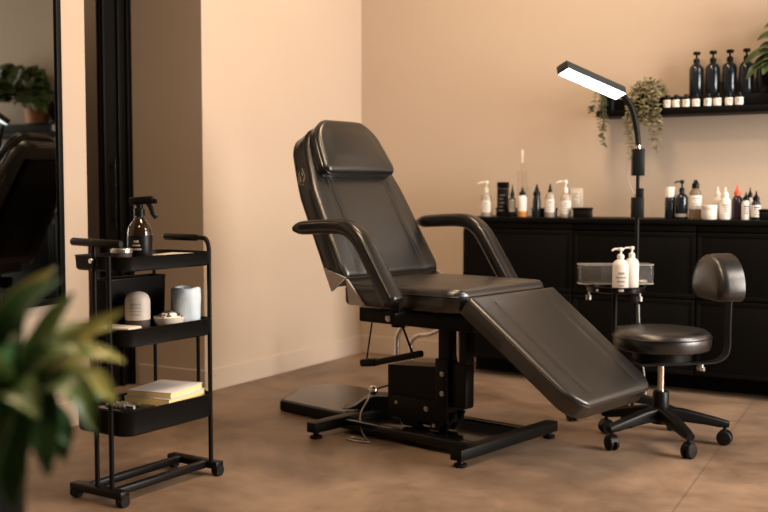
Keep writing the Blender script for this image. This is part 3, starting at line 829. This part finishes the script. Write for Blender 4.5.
# acrylic organiser on the tray's back edge
ao = thing('acrylic_organizer', 'clear acrylic organizer box lying across the round tray', 'organizer', (-1.518, 4.820, .618), R(31))
W_, D_, H_ = .345, .10, .092
ac = MB()
def rring(w, d_, z, r): return [V((x, y, z)) for x, y in rrect(w, d_, r, 5)]
ac.rings([rring(W_-.01, D_-.01, 0, .02), rring(W_, D_, .005, .024), rring(W_, D_, H_, .024), rring(W_-.008, D_-.008, H_, .020), rring(W_-.008, D_-.008, .006, .020), rring(W_-.02, D_-.02, .005, .016)])
ac.build('box', M['acrylic'], ao)
for z_ in (.003, H_-.001):
    MB().tube([(x, y, z_) for x, y in rrect(W_+.001, D_+.001, .024, 5)], .0022, 6, closed=True).build('edge', M['frost'], ao)  # pale tubes added as painted highlights along the acrylic edges
MB().span((-.055, -.044, .007), (-.052, .044, .080)).span((.055, -.044, .007), (.058, .044, .080)).build('divider', M['acrylic'], ao)
MB().box((.10, 0, .0125), (.09, .05, .010), None, .003).box((.03, -.01, .012), (.06, .03, .009), R(12), .002).build('liner', M['cream'], ao)
pump_bottle('pump_bottle', 'front white pump bottle on the round tray', (-1.452, 4.690, .593), .036, .150, .202, M['white_plastic'], M['white_plastic'], LH, (M['label_w'], .1, .7, M['lightprint']), 'white pump bottles on the tray', nozzle=.04)
pump_bottle('pump_bottle', 'rear white pump bottle on the tray beside the lamp pole', (-1.422, 4.762, .593), .032, .155, .205, M['white_plastic'], M['white_plastic'], LH, None, 'white pump bottles on the tray', nozzle=.04)
tg = thing('wipe_packet', 'small flat white packet at the front of the round tray', 'packet', (-1.528, 4.672, .593), R(22))
MB().box((0, 0, .006), (.060, .028, .011), None, .004).build('packet', M['white_plastic'], tg)
MB().box((0, 0, .0125), (.03, .012, .002), None, .0008).build('flap', M['label_w'], tg)

# ------------------------------------------------------------------ led lamp clamped to the stand
LX, LY = -1.432, 4.872
lp = thing('work_lamp', 'tall black work lamp with a lit white LED bar head', 'lamp', (LX, LY, 0), 0)
yaw = R(29.838)
Rv = V((math.cos(yaw), math.sin(yaw), 0)); Fv = V((-math.sin(yaw), math.cos(yaw), 0))
MB().cyl((0, 0, .30), (0, 0, 1.0), .010).cyl((0, 0, .98), (0, 0, 1.24), .0085).build('pole', M['black_metal'], lp)
MB().box((0, 0, .975), (.055, .04, .095), yaw, .004).box(Rv*.012+V((0, 0, 1.035)), (.03, .03, .06), yaw, .004).build('driver_box', M['black_metal'], lp)
MB().box((0, 0, 1.185), (.056, .042, .125), yaw, .004).build('joint_block', M['black_plastic'], lp)
MB().cyl((0, 0, 1.245), (0, 0, 1.27), .012).build('collar', M['chrome'], lp)
base_l = V((LX, LY, 0))
tipP = V((-1.668, 4.500, 1.582))-base_l; endP = V((-1.512, 4.860, 1.490))-base_l
MB().tube(spline([(0, 0, 1.262), V((-1.443, 4.880, 1.335))-base_l, V((-1.462, 4.878, 1.420))-base_l, V((-1.488, 4.868, 1.474))-base_l, endP+V((0, 0, .012))], 8), .0138, 12).build('gooseneck', M['black_plastic'], lp)
e = (endP-tipP).normalized(); wv = V((0, 0, 1)).cross(e).normalized(); nv = e.cross(wv).normalized()
Ta = R(24)
wv, nv = wv*math.cos(Ta)-nv*math.sin(Ta), nv*math.cos(Ta)+wv*math.sin(Ta)
rot = Matrix((e, wv, nv)).transposed()
Lh = (endP-tipP).length
mid = (tipP+endP)/2
MB().box(mid+nv*.020, (Lh, .066, .038), rot, .004).build('lamp_head', M['slate'], lp)
MB().box(mid-nv*.0005, (Lh-.012, .058, .004), rot, .001).build('light_panel', M['led'], lp)
q = MB()
for k in range(3): q.box(tipP+e*(.012+.016*k)+nv*.041, (.007, .05, .010), rot, .001)
q.build('cooling_fin', M['black_plastic'], lp)
MB().tube(spline([Rv*-.02+V((0, 0, 1.24)), Rv*-.045+V((0, 0, 1.19)), Rv*-.05+V((0, 0, 1.12)), Rv*-.025+V((0, 0, 1.05)), Rv*-.005+V((0, 0, 1.02))], 6), .0025, 6).build('power_cord', M['hinge'], lp)
ce = V((-1.50, 4.765, 0))-base_l
MB().box((0, 0, .575), (.04, .04, .045), yaw, .004).box(ce*.1+V((0, 0, .545)), (.03, .03, .03), yaw, .003).box((0, 0, .42), (.036, .036, .03), yaw, .004).tube([V((0, 0, .42)), ce+V((0, 0, .42))], .008, 8).tube([V((0, 0, .60)), ce*.25+V((0, 0, .60))], .006, 8).build('clamp', M['black_metal'], lp)
MB().tube(spline([Rv*.012+V((0, 0, .52)), Rv*.02+V((0, 0, .36)), Rv*.045+V((0, 0, .16)), Rv*.055+V((0, 0, .008))], 6), .004, 6).build('power_cord', M['steel'], lp)

# ------------------------------------------------------------------ trolley
TR = R(-3)
tc = thing('trolley', 'black three tier rolling trolley beside the left wall opening', 'trolley', (-2.592, 2.815, 0), TR)
TL, TW = .445, .270         # long axis = y
def tray(z0, z1, zf):
    o = MB()
    def rr_(w, l, z, r): return [V((x, y, z)) for x, y in rrect(w, l, r, 6)]
    o.rings([rr_(TW-.02, TL-.02, z0, .045), rr_(TW-.006, TL-.006, z0+.006, .052), rr_(TW, TL, z1-.004, .055), rr_(TW+.006, TL+.006, z1, .057), rr_(TW-.004, TL-.004, z1, .053),
             rr_(TW-.008, TL-.008, z1-.008, .052), rr_(TW-.012, TL-.012, zf+.003, .048), rr_(TW-.02, TL-.02, zf, .045)])
    return o.build('tray', M['black_metal'], tc)
for z0, z1, zf in ((.782, .832, .810), (.528, .590, .560), (.228, .314, .285)): tray(z0, z1, zf)
pr_ = .0085
yf, yr = -TL/2-.012, TL/2+.012
def hoop(y, xa, xb):
    MB().tube(spline([(xb, y, .045), (xb, y, .50), (xb, y, .80), (xb-.001, y, .845), (xb-.012, y, .872), (xb-.04, y, .880), (xb-.20, y, .880)], 6), pr_, 12).build('post', M['black_metal'], tc)
    MB().tube([(xb-.055, y, .880), (xb-.06, y, .880), (xb-.215, y, .880), (xb-.22, y, .880)], [.010, .0125, .0125, .010], 14).build('handle', M['black_plastic'], tc)
hoop(yr-.014, -.10, .105)
# left end: two posts, horizontal handle
MB().cyl((.075, yf, .045), (.075, yf, .835), pr_).build('post', M['black_metal'], tc)
MB().tube([(.005, yf, .045), (.005, yf, .875)], pr_, 12).build('post', M['black_metal'], tc)
MB().tube([(-.100, yf, .880), (-.095, yf, .880), (.130, yf, .876), (.135, yf, .876)], [.010, .0135, .0135, .010], 14).build('handle', M['black_plastic'], tc)
MB().cyl((.005, yf-.008, .818), (.005, yf-.017, .818), .008).build('screw', M['chrome'], tc)
MB().cyl((.05, TL/2-.005, .314), (.05, TL/2-.005, .53), pr_*.8).build('post', M['black_metal'], tc)
MB().cyl((-.115, TL/2-.06, .26), (-.115, TL/2-.06, .80), pr_*.8).build('post', M['black_metal'], tc)
bs = MB()
for y in (yf, yr): bs.box((.012, y, .040), (.25, .042, .028), None, .006)
bs.box((.075, 0, .040), (.030, TL, .026), None, .005); bs.box((-.055, 0, .040), (.030, TL, .026), None, .005)
bs.build('base_frame', M['black_plastic'], tc)
for x, y in ((-.098, yf), (.125, yf), (.125, yr), (-.098, yr)):
    o = MB()
    o.cyl((x-.014, y, .020), (x+.014, y, .020), .020, None, 18); o.cyl((x, y, .02), (x, y, .052), .010)
    o.build('caster', M['rubber'], tc)
def tp(x, y, z): 
    m_ = Matrix.Rotation(TR, 3, 'Z') @ V((x, y, 0)); return (m_.x-2.590, m_.y+2.815, z)
# on the trolley
sb_ = thing('spray_bottle', 'dark amber trigger spray bottle on the trolley top tray', 'bottle', tp(-.024, .002, .810), R(20))
MB().lathe([(.036, 0), (.040, .004), (.040, .088), (.036, .108), (.022, .128), (.0145, .138), (.0145, .146)], seg=28).build('body', M['amberglass'], sb_)
MB().lathe([(.0385, .0035), (.0385, .075), (0, .0755)], seg=24).build('liquid', M['darkbits'], sb_)
MB().lathe([(.0408, .012), (.0410, .013), (.0410, .078), (.0408, .079)], seg=28).build('label', M['black_plastic'], sb_)
q = MB(); printlines(q, .0414, .028, .066, R(20), 3, R(-62), .5); q.build('print', M['lightprint'], sb_)
sp_ = MB(); sp_.lathe([(.018, .142), (.018, .164), (.012, .168), (.012, .178)], seg=18)
sp_.box((.008, 0, .192), (.085, .024, .026), Matrix.Rotation(R(-4), 3, 'Y'), .007)
sp_.box((.054, 0, .190), (.014, .016, .016), None, .003)
sp_.tube(spline([(.030, 0, .182), (.040, 0, .168), (.046, 0, .150), (.058, 0, .136)], 5), [.008]*16, 8)
sp_.build('trigger', M['black_plastic'], sb_)
jl = thing('lidded_tin', 'small silver lidded tin at the front of the trolley top tray', 'tin', tp(.045, -.150, .810), 0)
MB().lathe([(.032, 0), (.034, .003), (.034, .032), (.032, .034)], seg=28).build('body', M['darkbits'], jl)
MB().lathe([(.035, .032), (.036, .033), (.036, .045), (.034, .047)], seg=28).build('lid', M['silver'], jl)
pp = thing('paper_sheet', 'pale folded cloth lying in the trolley top tray', 'cloth', tp(.03, .10, .810), R(8))
MB().box((0, 0, .006), (.10, .16, .011), None, .004).box((.004, .006, .0135), (.092, .14, .006), R(2), .0025).build('cloth', M['cream'], pp)
bx = thing('storage_bin', 'tall black bin standing at the back of the trolley middle tray', 'bin', tp(-.085, .015, .560), R(0))
bn = MB()
def br_(w, l, z): return [V((x, y, z)) for x, y in rrect(w, l, .012, 3)]
bn.rings([br_(.070, .27, 0), br_(.074, .28, .004), br_(.080, .29, .182), br_(.074, .284, .182), br_(.068, .274, .008)])
bn.build('body', M['black_matt'], bx)
MB().tube([(x*1.01, y*1.004, .182) for x, y in rrect(.080, .29, .012, 3)], .003, 6, closed=True).build('rim', M['black_plastic'], bx)
wb = thing('domed_bottle', 'off white dome topped bottle with dark base on the middle tray', 'bottle', tp(.022, -.058, .560), 0)
MB().lathe([(.036, 0), (.039, .004), (.039, .040), (.039, .041)], seg=28).build('base_band', M['darkbits'], wb)
MB().lathe([(.0385, .0405), (.0405, .042), (.0405, .098), (.039, .108), (.034, .119), (.024, .127), (.010, .131), (0, .132)], seg=28).build('body', M['bottledim'], wb)
q = MB(); printlines(q, .0408, .055, .098, 0, 4, R(-55), .7); q.build('print', M['lightprint'], wb)
cu = thing('wrapped_roll', 'pale blue white wrapped paper roll at the right of middle tray', 'roll', tp(.045, .157, .560), 0)
cr_ = MB()
rg = []
for k, (r_, z) in enumerate([(.044, 0), (.047, .004), (.048, .03), (.047, .06), (.048, .09), (.047, .118), (.044, .125), (.040, .126), (.036, .118), (.012, .117)]):
    rg.append([V((r_*(1+.03*math.sin(5*a+k)+.015*math.sin(11*a))*math.cos(a), r_*(1+.03*math.sin(5*a+k))*math.sin(a), z*(1+.02*math.sin(3*a+k)))) for a in [2*PI*j/36 for j in range(36)]])
cr_.rings(rg); cr_.build('wrap', M['tissue'], cu)
MB().lathe([(.012, .05), (.016, .05), (.016, .119), (.012, .119)], seg=18).build('core', M['cream'], cu)
bo_ = thing('bowl', 'cream bowl heaped with dark speckled pieces on the middle tray', 'bowl', tp(.074, .042, .560), 0)
MB().lathe([(.034, 0), (.040, .003), (.058, .034), (.062, .054), (.060, .055), (.055, .036), (.036, .008), (.0, .007)], seg=32).build('dish', M['cream'], bo_)
ch = MB()
for k in range(46):
    a = random.uniform(0, 2*PI); rr = .050*math.sqrt(random.random()); z = .048+.026*(1-(rr/.052)**2)
    ch.box((rr*math.cos(a), rr*math.sin(a), z), (random.uniform(.007, .014),)*2+(random.uniform(.003, .008),), Matrix.Rotation(random.uniform(0, 6), 3, V((random.random(), random.random(), random.random()+.1)).normalized()))
MB().lathe([(.0, .012), (.050, .035), (.053, .044), (.046, .056), (.028, .068), (.0, .073)], seg=24).build('filling', M['label_w'], bo_)
sel = ch.build('pieces', M['darkbits'], bo_); sel['kind'] = 'stuff'
tw = thing('folded_towel', 'cream folded cloth at the near end of the middle tray', 'towel', tp(.03, -.155, .560), R(4))
MB().box((0, 0, .011), (.15, .08, .022), None, .008, 3).box((.004, 0, .026), (.135, .074, .012), R(2), .005, 3).build('cloth', M['cream'], tw)
# low tray: books and dark case
def book(label, c, size, rz, m_cover):
    b_ = thing('book', label, 'book', c, rz, 'books on the trolley low tray')
    w, l, h = size
    MB().box((-.001, 0, h/2), (w-.003, l-.003, h-.006), None, .001).build('pages', M['paper'], b_)
    cv = MB(); cv.box((0, 0, h-.0017), (w, l, .0034), None, .0012); cv.box((0, 0, .0017), (w, l, .0034), None, .0012); cv.box((-w/2+.0015, 0, h/2), (.003, l, h-.002), None, .001)
    cv.build('cover', m_cover, b_)
book('yellow edged book under the white one on the low tray', tp(.012, .085, .285), (.190, .235, .040), R(7), M['cream'])
book('thin white covered book on top of the yellow edged book', tp(.014, .083, .325), (.180, .225, .022), R(10), M['cover'])
kc = thing('tool_tray', 'small tray of dark metal tool pieces on low tray', 'tray', tp(.01, -.115, .285), R(3))
MB().box((0, 0, .008), (.19, .15, .016), None, .005).build('liner', M['hinge'], kc)
MB().box((0, 0, .0185), (.17, .13, .006), None, .003).build('mat', M['black_gloss'], kc)
q = MB()
for k in range(14):
    q.cyl((random.uniform(-.06, .06), random.uniform(-.05, .05), .025), (random.uniform(-.06, .06), random.uniform(-.05, .05), .028), .0050, None, 8)
q.build('tools', M['steel'], kc)

# ------------------------------------------------------------------ foreground plant
Rr = Rv.copy(); Ff = Fv.copy()
P0 = Rr*-.598+Ff*1.40
fpl = thing('potted_plant', 'large broad leaved green plant in a black planter close to the camera', 'plant', (P0.x, P0.y, 0), 0)
MB().lathe([(.100, 0), (.104, .004), (.108, .45), (.111, .650), (.114, .665), (.114, .680), (.102, .680), (.100, .63)], seg=36).build('planter', M['black_matt'], fpl)
MB().lathe([(0, .630), (.099, .632), (.099, .640), (0, .648)], seg=24).build('soil', M['soil'], fpl)
def LP(a, b, f_): return Rr*(.090+a*.00132)+Ff*f_+V((0, 0, .933-(b-280)*.00132))   # across, drop, away
C0 = (-50, 480, 0)
leaves = [
    ([(-10, 440, 0), (35, 378, .02), (78, 338, .05), (112, 316, .06)], .038, 'leaf_yellow'),
    ([(0, 430, 0), (45, 388, 0), (82, 384, .02), (110, 408, .02)], .046, 'leaf_yellow'),
    ([(-10, 430, 0), (45, 372, .06), (80, 366, .08), (104, 376, .10)], .040, 'leaf_yellow'),
    ([(-8, 410, 0), (6, 352, 0), (22, 306, .0), (54, 280, .02)], .056, 'leaf_dark'),
    ([(-12, 410, 0), (-8, 340, .04), (6, 302, .06), (36, 272, .08)], .040, 'leaf_yellow'),
    ([(-8, 405, 0), (14, 398, -.05), (26, 440, -.08), (34, 492, -.10)], .056, 'leaf_dark'),
    ([(-4, 405, 0), (38, 398, -.03), (52, 430, -.05), (58, 470, -.06)], .042, 'leaf_dark'),
    ([(-12, 410, 0), (-12, 420, -.06), (-6, 460, -.10), (4, 505, -.12)], .056, 'leaf_dark'),
    ([(-4, 415, 0), (36, 362, 0), (60, 352, .02), (84, 362, .03)], .042, 'leaf_mid'),
    ([(-4, 420, 0), (55, 384, -.02), (84, 394, -.03), (98, 432, -.03)], .040, 'leaf_mid'),
    ([(-8, 405, 0), (24, 362, .02), (46, 322, .03), (62, 296, .05)], .036, 'leaf_mid'),
    ([(-12, 420, 0), (10, 372, -.05), (22, 342, -.08), (44, 330, -.10)], .050, 'leaf_dark'),
    ([(-12, 420, 0), (4, 380, -.06), (8, 356, -.10), (18, 330, -.14)], .050, 'leaf_mid'),
    ([(-12, 425, 0), (24, 402, .06), (52, 398, .10), (74, 420, .12)], .046, 'leaf_dark'),
    ([(-12, 425, 0), (20, 388, -.06), (40, 382, -.09), (62, 402, -.11)], .048, 'leaf_mid'),
    ([(-12, 425, 0), (16, 420, .04), (38, 440, .06), (46, 478, .06)], .050, 'leaf_dark'),
    ([(-12, 425, 0), (14, 376, .07), (34, 346, .10), (66, 336, .13)], .040, 'leaf_mid'),
    ([(-20, 410, 0), (-26, 360, 0), (-16, 318, .0), (-4, 290, .0)], .050, 'leaf_mid'),
    ([(-20, 410, 0), (-22, 350, -.05), (-8, 322, -.08), (10, 318, -.10)], .055, 'leaf_dark'),
    ([(-20, 430, 0), (-60, 400, .0), (-90, 380, .0), (-120, 400, .0)], .05, 'leaf_mid'),
    ([(-20, 430, 0), (-70, 370, .02), (-90, 320, .03), (-110, 300, .05)], .05, 'leaf_dark'),
    ([(-14, 430, 0), (6, 412, -.07), (12, 428, -.10), (16, 470, -.13)], .05, 'leaf_mid'),
    ([(-14, 430, 0), (28, 408, -.01), (44, 416, -.02), (70, 446, -.02)], .036, 'leaf_dark'),
    ([(-14, 420, 0), (26, 374, .10), (48, 352, .14), (82, 344, .17)], .036, 'leaf_yellow'),
]
leaves = [([C0]+a, b, c) for a, b, c in leaves]
for pts, w, mm in leaves:
    o = MB(); pts = [LP(*p) for p in pts]; w *= 1.25
    upv = (Ff*-.5+V((0, 0, 1))).normalized()
    leaf(o, [pts[0].lerp(pts[1], .8)]+pts[1:], w, upv, .16, peak=.5)
    o.build('leaf', M[mm], fpl)
    MB().tube(spline([pts[0]-V((0, 0, .01)), pts[1]], 6), .003, 6).build('stalk', M['stem'], fpl)

# ------------------------------------------------------------------ light
def area(name, loc, target, size, power, col, sy=None):
    l = bpy.data.lights.new(name, 'AREA'); l.energy = power; l.color = col; l.size = size
    if sy: l.shape = 'RECTANGLE'; l.size_y = sy
    o = bpy.data.objects.new(name, l); COL.objects.link(o); o.location = loc
    o.rotation_euler = (V(target)-V(loc)).to_track_quat('-Z', 'Y').to_euler(); return o
WARM = (1., .72, .47)
area('ceiling_light', (-1.7, 4.22, 3.20), (-3.3, 4.9, .9), .6, 7, WARM)
area('ceiling_light', (-2.0, 4.45, 3.20), (-2.6, 5.6, .4), .6, 30, WARM)
area('ceiling_light', (-1.5, 2.7, 3.20), (-1.7, 3.0, 0), .6, 44, WARM)
area('ceiling_light', (-1.2, .9, 3.20), (-1.2, .95, 0), .4, 22, WARM)  # unseen lamp, added to brighten the foreground plant
area('corridor_fill', (-4.7, 5.2, 2.75), (-4.7, 5.2, 0), .3, 2, WARM)  # added fill, keeps the corridor wall from going black
area('ceiling_light', (1.7, 4.2, 3.15), (-3.5, 4.25, .5), 1.3, 110, (1., .88, .77), 1.3)  # unseen lamp, added to brighten the left wall evenly
area('side_fill', (2.38, 4.3, 1.25), (-3.5, 4.3, .75), 1.9, 235, (1., .915, .83), 1.8)  # added soft fill for the lower left wall; wall_right has no window

w = bpy.data.worlds.new('room_ambient'); scene.world = w; w.use_nodes = True
w.node_tree.nodes['Background'].inputs[0].default_value = (.9, .85, .8, 1)
w.node_tree.nodes['Background'].inputs[1].default_value = .03

# ------------------------------------------------------------------ camera
cam = bpy.data.cameras.new('camera'); co_ = bpy.data.objects.new('camera', cam); COL.objects.link(co_)
cam.sensor_width = 36; cam.lens = 36*1058/768
co_.location = (0, 0, 1.05)
co_.rotation_euler = (R(90-3.4995), 0, R(29.8385))
cam.clip_start = .05
cam.dof.use_dof = True; cam.dof.focus_distance = 4.0; cam.dof.aperture_fstop = 2.0
scene.camera = co_
vs = scene.view_settings
vs.view_transform = 'Standard'; vs.look = 'None'; vs.exposure = .30; vs.gamma = 1.; vs.use_curve_mapping = False
